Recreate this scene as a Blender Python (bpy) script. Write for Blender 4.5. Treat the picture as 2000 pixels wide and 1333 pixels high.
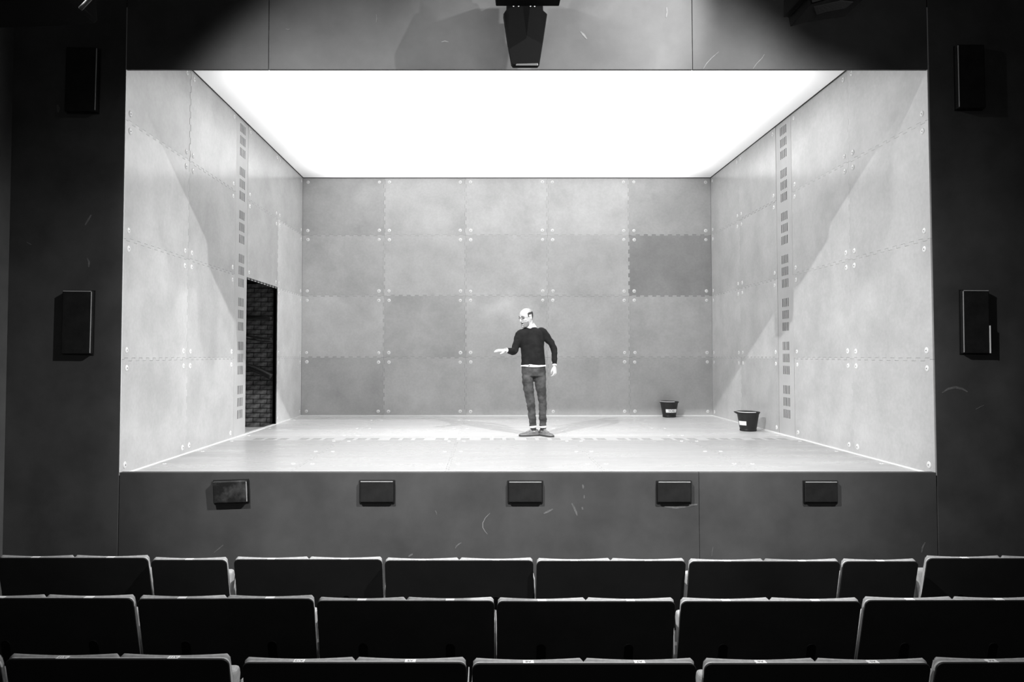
import bpy, bmesh, math, random
from mathutils import Vector, Matrix, Euler, noise
random.seed(7)
R = math.radians
scene = bpy.context.scene
C = scene.collection
for o in list(bpy.data.objects):
    bpy.data.objects.remove(o, do_unlink=True)

# ------------------------------------------------------------------ camera, world, exposure, lights
F, CX, CY, PITCH = 1430.0, 949.2, 646.05, 0.0337       # measured on the 2000 x 1333 frame
CAM = Vector((0.0, -6.838, 2.32))
cam_data = bpy.data.cameras.new('camera')
cam = bpy.data.objects.new('camera', cam_data); C.objects.link(cam)
cam.location = CAM
cam.rotation_euler = (math.pi / 2 + PITCH, 0, 0)
cam_data.sensor_width = 36.0
cam_data.lens = 36.0 * F / 2000.0
cam_data.shift_x = (1000.0 - CX) / 2000.0
cam_data.shift_y = -(666.5 - CY) / 2000.0
cam_data.clip_start = 0.05
scene.camera = cam

world = bpy.data.worlds.new('world'); scene.world = world
world.use_nodes = True
world.node_tree.nodes['Background'].inputs[0].default_value = (0.5, 0.5, 0.5, 1)
world.node_tree.nodes['Background'].inputs[1].default_value = 0.004
scene.view_settings.view_transform = 'Standard'
scene.view_settings.look = 'None'
scene.view_settings.exposure = 0.0
scene.view_settings.gamma = 1.0
scene.view_settings.use_curve_mapping = False

CEILING_LIGHT = 1.85            # the backlit ceiling of the stage box

def spot(name, loc, target, power, cone, blend, radius):
    d = bpy.data.lights.new(name, 'SPOT')
    d.energy = power; d.spot_size = R(cone); d.spot_blend = blend; d.shadow_soft_size = radius
    o = bpy.data.objects.new(name, d); C.objects.link(o)
    o.location = loc
    o.rotation_euler = (Vector(target) - Vector(loc)).to_track_quat('-Z', 'Y').to_euler()
    return o
Z0 = CAM.z
# front of house pair that shines through the opening and on the seats' top edges
HOUSE = [((4.35, -4.2, Z0 + 5.40), (0.2, 0.0, 1.95), 4800), ((-3.75, -4.2, Z0 + 5.05), (0.5, 0.0, 1.95), 4300)]
for p_, t_, e_ in HOUSE: spot('house_spot', p_, t_, e_, 64, 1.0, 0.034)
# the two lanterns that wash the header from either side, the right one stronger
spot('header_spot', (2.75, -1.75, Z0 + 4.25), (0.95, 0.0, Z0 + 2.98), 1020, 52, 1.0, 0.05)
spot('header_spot', (-1.95, -1.75, Z0 + 4.25), (0.90, 0.0, Z0 + 2.98), 380, 52, 1.0, 0.05)
# added dim fill from the back of the hall, for the seat backs
ld = bpy.data.lights.new('fill_light', 'AREA'); ld.energy = 42; ld.size = 3.0; ld.size_y = 0.6; ld.shape = 'RECTANGLE'
lo = bpy.data.objects.new('fill_light', ld); C.objects.link(lo); lo.location = (0.6, -8.9, 4.2); lo.rotation_euler = (R(68), 0, 0)

# ------------------------------------------------------------------ helpers
def ray(px, py):
    c, s = math.cos(PITCH), math.sin(PITCH)
    a = (px - CX) / F; b = -(py - CY) / F
    return Vector((a, c - b * s, s + b * c))
def at(px, py, x=None, y=None, z=None):
    """World point where the sight line through a measured pixel meets the plane x=, y= or z=."""
    d = ray(px, py)
    if y is not None: t = (y - CAM.y) / d.y
    elif z is not None: t = (z - CAM.z) / d.z
    else: t = (x - CAM.x) / d.x
    return CAM + d * t

def new_mat(name):
    m = bpy.data.materials.new(name); m.use_nodes = True
    return m, m.node_tree.nodes, m.node_tree.links, m.node_tree.nodes['Principled BSDF']
def g(v): return (v, v, v, 1.0)
def mat(name, v, rough=0.6, spec=0.5, var=0.0, scale=3.0, bump=0.0, bscale=60.0, metal=0.0, stretch=(1, 1, 1), v2=None, lo=0.35, hi=0.65):
    m, N, L, P = new_mat(name)
    P.inputs['Roughness'].default_value = rough
    P.inputs['Specular IOR Level'].default_value = spec
    P.inputs['Metallic'].default_value = metal
    P.inputs['Base Color'].default_value = g(v)
    tc = N.new('ShaderNodeTexCoord')
    if var > 0 or v2 is not None:
        mp = N.new('ShaderNodeMapping'); mp.inputs['Scale'].default_value = stretch
        L.new(tc.outputs['Object'], mp.inputs[0])
        nz = N.new('ShaderNodeTexNoise'); nz.inputs['Scale'].default_value = scale
        nz.inputs['Detail'].default_value = 6; nz.inputs['Roughness'].default_value = 0.6
        L.new(mp.outputs[0], nz.inputs['Vector'])
        r = N.new('ShaderNodeValToRGB')
        r.color_ramp.elements[0].position = lo; r.color_ramp.elements[1].position = hi
        r.color_ramp.elements[0].color = g(v * (1 - var) if v2 is None else v)
        r.color_ramp.elements[1].color = g(v * (1 + var) if v2 is None else v2)
        L.new(nz.outputs[0], r.inputs[0]); L.new(r.outputs[0], P.inputs['Base Color'])
    if bump > 0:
        nb = N.new('ShaderNodeTexNoise'); nb.inputs['Scale'].default_value = bscale; nb.inputs['Detail'].default_value = 3
        L.new(tc.outputs['Object'], nb.inputs['Vector'])
        b = N.new('ShaderNodeBump'); b.inputs['Strength'].default_value = bump; b.inputs['Distance'].default_value = 0.004
        L.new(nb.outputs[0], b.inputs['Height']); L.new(b.outputs[0], P.inputs['Normal'])
    return m

def panel_material(name, stretch, rough_lo, rough_hi, spec):
    """Grey laminate: the panel's own tone (object colour) with wiped, cloudy stains and a satin gloss."""
    m, N, L, P = new_mat(name)
    P.inputs['Specular IOR Level'].default_value = spec
    tc = N.new('ShaderNodeTexCoord'); oi = N.new('ShaderNodeObjectInfo')
    add = N.new('ShaderNodeVectorMath'); add.operation = 'ADD'
    sc = N.new('ShaderNodeVectorMath'); sc.operation = 'SCALE'; sc.inputs[0].default_value = (37, 19, 53)
    L.new(oi.outputs['Random'], sc.inputs['Scale'])
    L.new(tc.outputs['Object'], add.inputs[0]); L.new(sc.outputs[0], add.inputs[1])
    mp = N.new('ShaderNodeMapping'); mp.inputs['Scale'].default_value = stretch
    L.new(add.outputs[0], mp.inputs[0])
    n1 = N.new('ShaderNodeTexNoise'); n1.inputs['Scale'].default_value = 1.6; n1.inputs['Detail'].default_value = 7
    n1.inputs['Roughness'].default_value = 0.62; n1.inputs['Distortion'].default_value = 0.15
    n2 = N.new('ShaderNodeTexNoise'); n2.inputs['Scale'].default_value = 26; n2.inputs['Detail'].default_value = 4
    L.new(mp.outputs[0], n1.inputs['Vector']); L.new(mp.outputs[0], n2.inputs['Vector'])
    r1 = N.new('ShaderNodeMapRange'); r1.inputs[1].default_value = 0.3; r1.inputs[2].default_value = 0.7
    r1.inputs[3].default_value = 0.84; r1.inputs[4].default_value = 1.12
    L.new(n1.outputs[0], r1.inputs[0])
    r2 = N.new('ShaderNodeMapRange'); r2.inputs[1].default_value = 0.3; r2.inputs[2].default_value = 0.7
    r2.inputs[3].default_value = 0.96; r2.inputs[4].default_value = 1.04
    L.new(n2.outputs[0], r2.inputs[0])
    mu = N.new('ShaderNodeMath'); mu.operation = 'MULTIPLY'
    L.new(r1.outputs[0], mu.inputs[0]); L.new(r2.outputs[0], mu.inputs[1])
    vm = N.new('ShaderNodeVectorMath'); vm.operation = 'SCALE'
    L.new(oi.outputs['Color'], vm.inputs[0]); L.new(mu.outputs[0], vm.inputs['Scale'])
    L.new(vm.outputs[0], P.inputs['Base Color'])
    rr = N.new('ShaderNodeMapRange'); rr.inputs[1].default_value = 0.35; rr.inputs[2].default_value = 0.65
    rr.inputs[3].default_value = rough_hi; rr.inputs[4].default_value = rough_lo
    L.new(n1.outputs[0], rr.inputs[0]); L.new(rr.outputs[0], P.inputs['Roughness'])
    bp = N.new('ShaderNodeBump'); bp.inputs['Strength'].default_value = 0.05; bp.inputs['Distance'].default_value = 0.01
    L.new(n1.outputs[0], bp.inputs['Height']); L.new(bp.outputs[0], P.inputs['Normal'])
    return m

M = {}
M['panel'] = panel_material('grey_laminate', (1.0, 1.0, 1.0), 0.13, 0.24, 0.6)
M['floor_panel'] = panel_material('grey_floor_laminate', (0.5, 2.2, 1.0), 0.24, 0.40, 0.5)
M['strip'] = mat('strip_laminate', 0.50, 0.34, 0.5, var=0.06, scale=2.5)
M['backing'] = mat('dark_backing', 0.02, 0.8)
M['stud'] = mat('pale_fixing_dish', 0.84, 0.28, 0.6)
M['screw'] = mat('dark_screw', 0.03, 0.4)
M['black_board'] = mat('proscenium_board', 0.064, 0.62, 0.35, var=0.22, scale=1.4, bump=0.10, bscale=180)
M['pier_board'] = mat('pier_board', 0.056, 0.62, 0.35, var=0.25, scale=1.6, bump=0.10, bscale=180)
M['reveal'] = mat('proscenium_edge', 0.06, 0.5)
M['scuff'] = mat('chalky_scuff', 0.125, 0.8, var=0.25, scale=30)
M['scuff_bright'] = mat('bright_scratch', 0.22, 0.8, var=0.2, scale=30)
M['trim_white'] = mat('white_bead', 0.9, 0.4)
M['trim_dark'] = mat('dark_gap', 0.03, 0.7)
M['pad'] = mat('black_cover_cloth', 0.012, 0.55, 0.35, var=0.3, scale=9, bump=0.25, bscale=220)
M['pad_worn'] = mat('black_cover_worn', 0.012, 0.5, 0.4, scale=9, v2=0.075, lo=0.45, hi=0.75, bump=0.25, bscale=220)
M['pad_box'] = mat('black_painted_box', 0.008, 0.5)
M['pad_edge'] = mat('lit_edge_grey', 0.42, 0.4)
M['shell'] = mat('black_seat_shell', 0.017, 0.55, 0.25, var=0.12, scale=4, bump=0.08, bscale=300)
M['cushion'] = mat('charcoal_upholstery', 0.36, 0.9, 0.2, var=0.12, scale=30, bump=0.3, bscale=400)
M['pale_edge'] = mat('pale_edge_fabric', 0.5, 0.85, 0.2, var=0.12, scale=25, bump=0.2, bscale=400)  # paler than the cushions
M['slot_dark'] = mat('slot_shade_black', 0.002, 0.7, 0.1)
M['arm'] = mat('grey_arm_panel', 0.38, 0.5, var=0.1, scale=6)
M['plate'] = mat('white_number_plate', 0.85, 0.5)
M['ink'] = mat('black_ink', 0.02, 0.6)
M['carpet'] = mat('dark_carpet', 0.03, 0.95, 0.1, var=0.2, scale=20)
M['hall'] = mat('dark_hall_paint', 0.05, 0.8, 0.2, var=0.2, scale=2)
M['hall_left'] = mat('dark_hall_side_paint', 0.10, 0.8, 0.2, var=0.15, scale=2)
M['rig'] = mat('black_lantern_metal', 0.0018, 0.7, 0.05, bump=0.1, bscale=90)
M['rig_edge'] = mat('grey_lantern_edge', 0.06, 0.4, 0.5)  # paler than the lantern body
M['grey_cable'] = mat('grey_cable', 0.10, 0.6)
M['lens'] = mat('small_bright_vents', 0.7, 0.3)
M['steel'] = mat('steel_bar', 0.1, 0.4, metal=0.6)
M['brick'] = mat('black_painted_brick', 0.085, 0.7, 0.4, var=0.75, scale=11, bump=0.6, bscale=40)
M['mortar'] = mat('dark_mortar', 0.035, 0.9)
M['cable'] = mat('black_cable', 0.01, 0.5)
M['wing_floor'] = mat('pale_wing_floor', 0.5, 0.6, var=0.2, scale=6)
M['bucket'] = mat('black_rubber', 0.014, 0.5, 0.4, var=0.2, scale=8)
M['tape'] = mat('white_tape', 0.9, 0.6)
M['wire'] = mat('bucket_wire', 0.25, 0.35, metal=0.7)

class MB:
    """Collects polygons; build() links them as one mesh object."""
    def __init__(s): s.v = []; s.f = []; s.mi = []
    def add(s, verts, faces, mi=0):
        b = len(s.v); s.v += [tuple(p) for p in verts]
        for f in faces: s.f.append([b + i for i in f]); s.mi.append(mi)
    def box(s, a, b, mi=0):
        x0, y0, z0 = a; x1, y1, z1 = b
        v = [(x0, y0, z0), (x1, y0, z0), (x1, y1, z0), (x0, y1, z0), (x0, y0, z1), (x1, y0, z1), (x1, y1, z1), (x0, y1, z1)]
        s.add(v, [(0, 3, 2, 1), (4, 5, 6, 7), (0, 1, 5, 4), (1, 2, 6, 5), (2, 3, 7, 6), (3, 0, 4, 7)], mi)
    def prism(s, pts, fn, t0, t1, mi=0):
        """Closed outline pts in (u, v), swept from t0 to t1; fn(u, v, t) places a point."""
        n = len(pts)
        s.add([fn(u, v, t0) for u, v in pts] + [fn(u, v, t1) for u, v in pts],
              [list(range(n))[::-1], list(range(n, 2 * n))] + [(i, (i + 1) % n, n + (i + 1) % n, n + i) for i in range(n)], mi)
    def tube(s, pts, r, n=10, mi=0, cap=True, flat=1.0):
        rr = r if isinstance(r, (list, tuple)) else [r] * len(pts)
        P = [Vector(p) for p in pts]
        rings = []
        up = Vector((0.013, 0.02, 1.0))
        for i, p in enumerate(P):
            d = (P[min(i + 1, len(P) - 1)] - P[max(i - 1, 0)]).normalized()
            a = d.cross(up)
            if a.length < 0.08: a = d.cross(Vector((1, 0.1, 0)))
            a.normalize(); b = a.cross(d).normalized()
            rings.append([p + a * math.cos(2 * math.pi * k / n) * rr[i] + b * math.sin(2 * math.pi * k / n) * rr[i] * flat for k in range(n)])
        V = [q for ring in rings for q in ring]
        Fs = []
        for i in range(len(P) - 1):
            for k in range(n):
                Fs.append((i * n + k, i * n + (k + 1) % n, (i + 1) * n + (k + 1) % n, (i + 1) * n + k))
        if cap:
            Fs.append(tuple(range(n))[::-1]); Fs.append(tuple((len(P) - 1) * n + k for k in range(n)))
        s.add(V, Fs, mi)
    def rings(s, rings, mi=0, cap=True):
        n = len(rings[0]); V = [q for r in rings for q in r]; Fs = []
        for i in range(len(rings) - 1):
            for k in range(n):
                Fs.append((i * n + k, i * n + (k + 1) % n, (i + 1) * n + (k + 1) % n, (i + 1) * n + k))
        if cap:
            Fs.append(tuple(range(n))[::-1]); Fs.append(tuple((len(rings) - 1) * n + k for k in range(n)))
        s.add(V, Fs, mi)
    def lathe(s, prof, n=32, c=(0, 0, 0), mi=0):
        s.rings([[Vector((c[0] + r * math.cos(2 * math.pi * k / n), c[1] + r * math.sin(2 * math.pi * k / n), c[2] + z)) for k in range(n)] for r, z in prof], mi)
    def ball(s, c, r, n=16, m=10, mi=0, rot=None):
        c = Vector(c); r = Vector(r if isinstance(r, (list, tuple)) else (r, r, r)); rings = []
        for i in range(m + 1):
            ph = -math.pi / 2 + math.pi * i / m; cr = max(math.cos(ph), 0.02)
            ring = []
            for k in range(n):
                t = 2 * math.pi * k / n
                q = Vector((r.x * cr * math.cos(t), r.y * cr * math.sin(t), r.z * math.sin(ph)))
                if rot is not None: q = rot @ q
                ring.append(c + q)
            rings.append(ring)
        s.rings(rings, mi)
    def mesh(s, name, mats):
        me = bpy.data.meshes.new(name)
        me.from_pydata(s.v, [], s.f)
        for m in (mats if isinstance(mats, (list, tuple)) else [mats]): me.materials.append(m)
        if any(s.mi): me.polygons.foreach_set('material_index', s.mi)
        bm = bmesh.new(); bm.from_mesh(me); bmesh.ops.recalc_face_normals(bm, faces=bm.faces); bm.to_mesh(me); bm.free()
        me.update()
        return me
    def build(s, name, mats, parent=None, smooth=False, bevel=0.0, seg=2):
        return link(name, s.mesh(name, mats), parent, smooth, bevel, seg)

def link(name, me, parent=None, smooth=False, bevel=0.0, seg=2):
    o = bpy.data.objects.new(name, me); C.objects.link(o)
    if parent is not None: o.parent = parent
    if smooth:
        me.polygons.foreach_set('use_smooth', [True] * len(me.polygons))
    if bevel:
        b = o.modifiers.new('bevel', 'BEVEL'); b.width = bevel; b.segments = seg; b.limit_method = 'ANGLE'; b.angle_limit = R(40)
    return o
def empty(name, loc=(0, 0, 0), rz=0.0):
    o = bpy.data.objects.new(name, None); C.objects.link(o)
    o.location = loc; o.rotation_euler = (0, 0, rz); o.empty_display_size = 0.1
    return o
def tag(o, label, cat, group=None):
    o['label'] = label; o['category'] = cat
    if group: o['group'] = group
    return o
def structure(o): o['kind'] = 'structure'; return o
kids = {}
def children(o): return [c for c in bpy.data.objects if c.parent is o]
def copy_tree(o, parent=None, tree=None):
    c = o.copy(); C.objects.link(c)
    if parent is not None: c.parent = parent
    for ch in children(o): copy_tree(ch, c)
    return c
def text_mesh(s, size, align='CENTER'):
    cu = bpy.data.curves.new('lettering', 'FONT'); cu.body = s; cu.size = size
    cu.align_x = align; cu.align_y = 'CENTER'; cu.resolution_u = 3
    o = bpy.data.objects.new('lettering', cu); C.objects.link(o)
    dg = bpy.context.evaluated_depsgraph_get()
    me = bpy.data.meshes.new_from_object(o.evaluated_get(dg))
    bpy.data.objects.remove(o, do_unlink=True); bpy.data.curves.remove(cu)
    return me

# ------------------------------------------------------------------ the stage box
XL, XR, YB = -3.400, 4.172, 6.663
ZF = Z0 - 1.118                    # stage floor
ZC = Z0 + 3.302                    # lit ceiling
ZH = Z0 + 2.702                    # underside of the header
ZS = Z0 - 1.089                    # top of the apron
ROWS = [ZF, Z0 - 0.040, Z0 + 1.098, Z0 + 2.225, ZC]
TOOTH, BITE, GAP = 0.074, 0.014, 0.0022

def seam(t0, t1, key, straight):
    """Points (t, offset) of the finger joint along a seam from t0 to t1."""
    if straight: return []
    rnd = random.Random(key)
    n = max(2, int(round((t1 - t0 - 0.10) / TOOTH)))
    st = (t1 - t0 - 0.10) / n
    sgn = 1 if rnd.random() < 0.5 else -1
    pts = [(t0 + 0.05, 0.0)]
    for i in range(n):
        a = t0 + 0.05 + i * st; s = sgn if i % 2 == 0 else -sgn
        pts += [(a, s * BITE), (a + st, s * BITE)]
    pts.append((t1 - 0.05, 0.0))
    return pts

def make_panel(u0, u1, v0, v1, border, place, thick, name, parent, tone, material, key):
    """border = (left, right, bottom, top) True where the panel meets the room's edge (no teeth there)."""
    h = GAP / 2
    K = lambda c, p, q: repr((key, c, round(p, 2), round(q, 2)))
    out = [(u0 + h, v0 + h)] + [(t, v0 + o + h) for t, o in seam(u0, u1, K('h', v0, u0), border[2])]
    out += [(u1 - h, v0 + h)] + [(u1 + o - h, t) for t, o in seam(v0, v1, K('v', u1, v0), border[1])]
    out += [(u1 - h, v1 - h)] + [(t, v1 + o - h) for t, o in seam(u0, u1, K('h', v1, u0), border[3])[::-1]]
    out += [(u0 + h, v1 - h)] + [(u0 + o + h, t) for t, o in seam(v0, v1, K('v', u0, v0), border[0])[::-1]]
    mb = MB(); mb.prism(out, place, 0.0, thick)
    o = mb.build(name, material, parent)
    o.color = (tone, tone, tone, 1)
    return o

def fixing_mesh():
    mb = MB(); n = 16
    prof = [(0.032, 0.0), (0.030, 0.0025), (0.022, 0.0055), (0.013, 0.0068), (0.0055, 0.006)]
    mb.lathe(prof, n)
    mb.lathe([(0.0056, 0.0062), (0.005, 0.0085), (0.002, 0.0092)], 10, mi=1)
    me = mb.mesh('fixing', [M['stud'], M['screw']])
    me.polygons.foreach_set('use_smooth', [True] * len(me.polygons))
    return me
FIX = fixing_mesh()
FIX_FLOOR = FIX
def fixing(parent, loc, normal, scale=1.0):
    o = bpy.data.objects.new('fixing', FIX); C.objects.link(o); o.parent = parent
    o.location = loc; o.rotation_euler = Vector(normal).to_track_quat('Z', 'Y').to_euler(); o.scale = (scale,) * 3
    return o

def panel_wall(parent, cols, rows, place, normal, key, material, tones, skip=(), inset=0.095, base=0.44):
    for i in range(len(cols) - 1):
        if cols[i] is None or cols[i + 1] is None: continue
        u0, u1 = cols[i], cols[i + 1]
        for j in range(len(rows) - 1):
            if (i, j) in skip: continue
            v0, v1 = rows[j], rows[j + 1]
            rnd = random.Random(f'{key}{i}{j}')
            bl = i == 0 or cols[i - 1] is None; br = i == len(cols) - 2 or cols[i + 2] is None
            th = 0.012 + 0.003 * rnd.random()
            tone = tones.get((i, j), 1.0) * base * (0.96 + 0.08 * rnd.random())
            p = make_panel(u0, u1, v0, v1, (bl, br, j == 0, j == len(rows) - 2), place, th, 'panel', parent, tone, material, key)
            for uu in (u0 + inset, u1 - inset):
                for vv in (v0 + inset * 0.9, v1 - inset * 0.9):
                    fixing(p, place(uu + 0.008 * (rnd.random() - 0.5), vv + 0.008 * (rnd.random() - 0.5), th), normal, 0.9 + 0.2 * rnd.random())

# back wall
mb = MB(); mb.box((XL - 0.2, YB + 0.014, ZF - 0.1), (XR + 0.2, YB + 0.12, ZC + 0.1)); wall_back = structure(mb.build('wall_back', M['backing']))
bc = [XL + 0.0005, -1.885, -0.379, 1.140, 2.648, XR - 0.0005]
panel_wall(wall_back, bc, ROWS, lambda u, v, t: (u, YB + 0.014 - t, v), (0, -1, 0), 'back', M['panel'],
           {(4, 2): 0.62, (0, 3): 0.80, (4, 3): 0.88, (1, 3): 0.94, (0, 0): 0.80, (1, 0): 0.90, (2, 0): 0.92, (3, 0): 0.92, (4, 0): 0.90, (1, 1): 0.90, (2, 1): 0.96, (0, 2): 0.94, (4, 1): 0.93}, base=0.54)  # darker upper corner panels paint in the wall's shading

# left wall with the doorway (two panels left out beside the vent strip)
LC = [0.0, 1.495, 3.045, None, 3.545, 5.075, YB + 0.0015]
SL = (3.045, 3.545)
DOOR = (3.555, 5.06, ROWS[2])
mb = MB()
mb.box((XL - 0.06, 0.0, ZF - 0.1), (XL - 0.014, SL[1], ZC + 0.1))
mb.box((XL - 0.06, SL[1], DOOR[2]), (XL - 0.014, DOOR[1], ZC + 0.1))
mb.box((XL - 0.06, DOOR[1], ZF - 0.1), (XL - 0.014, YB + 0.1, ZC + 0.1))
wall_left = structure(mb.build('wall_left', M['backing']))
placeL = lambda u, v, t: (XL - 0.014 + t, u, v)
panel_wall(wall_left, LC[:3] + [None] + LC[4:], ROWS, placeL, (1, 0, 0), 'left', M['panel'], {(5, 0): 1.5, (5, 1): 1.55, (5, 2): 1.25, (0, 0): 1.1, (1, 0): 1.05, (0, 1): 1.08, (0, 3): 0.86, (0, 2): 1.05}, skip=((4, 0), (4, 1)), base=0.52)  # far panels raised, top front panel lowered: light and shade in their tone

# right wall
RC = [0.0, 1.517, 3.085, None, 3.615, 5.150, YB + 0.0015]
SR = (3.085, 3.615)
mb = MB(); mb.box((XR + 0.014, 0.0, ZF - 0.1), (XR + 0.06, YB + 0.1, ZC + 0.1)); wall_right = structure(mb.build('wall_right', M['backing']))
placeR = lambda u, v, t: (XR + 0.014 - t, u, v)
panel_wall(wall_right, RC, ROWS, placeR, (-1, 0, 0), 'right', M['panel'], {(4, 0): 0.92, (5, 0): 1.12, (5, 1): 1.12}, base=0.54)

# vent strips: groups of three rows of five cut slots
def strip_mesh(u0, u1, v0, v1, along_v, groups, place, material, parent, name='vent_strip', rows3=(0.0, 0.168, 0.336), slot=0.118, pitch_u=0.047, slot_w=0.018, uc=None):
    """u is across the strip, v along it. groups: v of the first slot's start in every group."""
    uc = (u0 + u1) / 2 if uc is None else uc
    us = [uc + (k - 2) * pitch_u for k in range(5)]
    ucut = sorted([u0, u1] + [x for u in us for x in (u - slot_w / 2, u + slot_w / 2)])
    holes_v = [(gv + r, gv + r + slot) for gv in groups for r in rows3]
    vcut = sorted([v0, v1] + [x for a, b in holes_v for x in (a, b)])
    bm = bmesh.new(); grid = {}
    def vert(i, j):
        if (i, j) not in grid: grid[(i, j)] = bm.verts.new(place(ucut[i], vcut[j], 0.012))
        return grid[(i, j)]
    for i in range(len(ucut) - 1):
        um = (ucut[i] + ucut[i + 1]) / 2
        inu = any(abs(um - u) < slot_w / 2 for u in us)
        for j in range(len(vcut) - 1):
            vm = (vcut[j] + vcut[j + 1]) / 2
            if inu and any(a < vm < b for a, b in holes_v): continue
            bm.faces.new((vert(i, j), vert(i + 1, j), vert(i + 1, j + 1), vert(i, j + 1)))
    bmesh.ops.recalc_face_normals(bm, faces=bm.faces)
    n = Vector(place(0, 0, 1)) - Vector(place(0, 0, 0))
    bm.normal_update()
    if sum((f.normal.dot(n) for f in bm.faces)) < 0: bmesh.ops.reverse_faces(bm, faces=bm.faces)
    me = bpy.data.meshes.new(name); bm.to_mesh(me); bm.free(); me.materials.append(material)
    o = link(name, me, parent)
    s = o.modifiers.new('thickness', 'SOLIDIFY'); s.thickness = 0.009; s.offset = -1; s.material_offset_rim = 1; me.materials.append(M['backing'])
    return o
GV = [ZF + 0.245 + 0.6065 * k for k in range(7)]
strip_mesh(SL[0] + 0.004, SL[1] - 0.004, ZF + 0.004, ZC - 0.004, True, GV, placeL, M['strip'], wall_left, uc=3.31)
strip_mesh(SR[0] + 0.004, SR[1] - 0.004, ZF + 0.004, ZC - 0.004, True, GV, placeR, M['strip'], wall_right, uc=3.35)

# stage floor
FS = (2.84, 3.31)
mb = MB(); mb.box((XL - 0.02, 0.01, ZF - 0.15), (XR + 0.02, YB + 0.05, ZF - 0.014)); stage_floor = structure(mb.build('floor_stage', M['backing']))
placeF = lambda u, v, t: (u, v, ZF - 0.014 + t)
def floor_panels(vs, bolts):
    for j in range(len(vs) - 1):
        for i in range(5):
            rnd = random.Random(f'floor{vs[j]}{i}')
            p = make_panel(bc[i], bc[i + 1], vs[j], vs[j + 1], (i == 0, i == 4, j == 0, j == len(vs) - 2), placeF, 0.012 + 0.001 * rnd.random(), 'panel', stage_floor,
                           (0.43 if vs[j] < 3 else 0.67) * (0.97 + 0.06 * rnd.random()), M['floor_panel'], 'floor')  # tone offsets the uneven light: darker front rows, lighter back rows
            for v in bolts[j]:
                for u in (bc[i] + 0.095, bc[i + 1] - 0.095):
                    fixing(p, placeF(u + 0.02 * (rnd.random() - 0.5), v + 0.02 * (rnd.random() - 0.5), 0.012), (0, 0, 1), 0.72)
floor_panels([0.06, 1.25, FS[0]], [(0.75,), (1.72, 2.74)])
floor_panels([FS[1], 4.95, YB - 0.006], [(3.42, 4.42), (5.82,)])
GX = [XL + 0.30 + 0.6065 * k for k in range(12)]
strip_mesh(FS[0] + 0.003, FS[1] - 0.003, XL + 0.01, XR - 0.01, True, GX, lambda u, v, t: (v, u, ZF - 0.014 + t), mat('floor_strip_laminate', 0.55, 0.36, 0.5, var=0.05, scale=2.5), stage_floor, uc=2.98, slot_w=0.013)

# pale beads where the walls meet the floor, dark gaps where they meet the ceiling
for nm, a, b in (('trim_1', (XL, YB - 0.014, ZF - 0.002), (XR, YB, ZF + 0.016)),
                 ('trim_2', (XL - 0.002, DOOR[1], ZF - 0.002), (XL + 0.012, YB - 0.014, ZF + 0.014)),
                 ('trim_3', (XL - 0.002, 0.06, ZF - 0.002), (XL + 0.012, SL[1], ZF + 0.012)),
                 ('trim_4', (XR - 0.012, 0.06, ZF - 0.002), (XR + 0.002, YB - 0.014, ZF + 0.014)),
                 ('trim_5', (XL - 0.05, DOOR[0], ZF - 0.006), (XL + 0.010, DOOR[1], ZF + 0.006))):
    mb = MB(); mb.box(a, b); structure(mb.build(nm, M['trim_white'], bevel=0.003))
for nm, a, b in (('trim_6', (XL, YB - 0.012, ZC - 0.010), (XR, YB, ZC - 0.001)),
                 ('trim_7', (XL - 0.002, 0.12, ZC - 0.010), (XL + 0.010, YB, ZC - 0.001)),
                 ('trim_8', (XR - 0.010, 0.12, ZC - 0.010), (XR + 0.002, YB, ZC - 0.001))):
    mb = MB(); mb.box(a, b); structure(mb.build(nm, M['trim_dark']))

# backlit stretch ceiling: an emitter, a little weaker along its edges where the lamps behind end
m, N, L, P = new_mat('backlit_fabric')
tc = N.new('ShaderNodeTexCoord'); sp = N.new('ShaderNodeSeparateXYZ'); L.new(tc.outputs['Object'], sp.inputs[0])
def edge(sock, lo, hi, wide, floor_v, back_v=0.22):
    out = []
    for e, s in ((lo, 1), (hi, -1)):
        if s < 0: wide, floor_v = 0.9, back_v
        r = N.new('ShaderNodeMapRange'); r.interpolation_type = 'SMOOTHSTEP'
        r.inputs[1].default_value = e; r.inputs[2].default_value = e + s * wide
        r.inputs[3].default_value = floor_v; r.inputs[4].default_value = 1.0
        if s < 0:
            r.inputs[1].default_value = e - wide; r.inputs[2].default_value = e
            r.inputs[3].default_value = 1.0; r.inputs[4].default_value = floor_v
        L.new(sock, r.inputs[0]); out.append(r.outputs[0])
    mu = N.new('ShaderNodeMath'); mu.operation = 'MULTIPLY'
    L.new(out[0], mu.inputs[0]); L.new(out[1], mu.inputs[1])
    return mu.outputs[0]
ex = edge(sp.outputs[0], XL, XR, 0.9, 0.22); ey = edge(sp.outputs[1], 0.8, YB, 1.2, 0.10, 0.6)
mu = N.new('ShaderNodeMath'); mu.operation = 'MULTIPLY'; L.new(ex, mu.inputs[0]); L.new(ey, mu.inputs[1])
st = N.new('ShaderNodeMath'); st.operation = 'MULTIPLY'; st.inputs[1].default_value = CEILING_LIGHT
L.new(mu.outputs[0], st.inputs[0])
P.inputs['Base Color'].default_value = g(0.7); P.inputs['Roughness'].default_value = 0.9
P.inputs['Emission Color'].default_value = g(1.0); L.new(st.outputs[0], P.inputs['Emission Strength'])
M['lightbox'] = m
mb = MB(); mb.box((XL, 0.1, ZC), (XR, YB, ZC + 0.02)); ceiling = structure(mb.build('ceiling', M['lightbox']))

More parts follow.
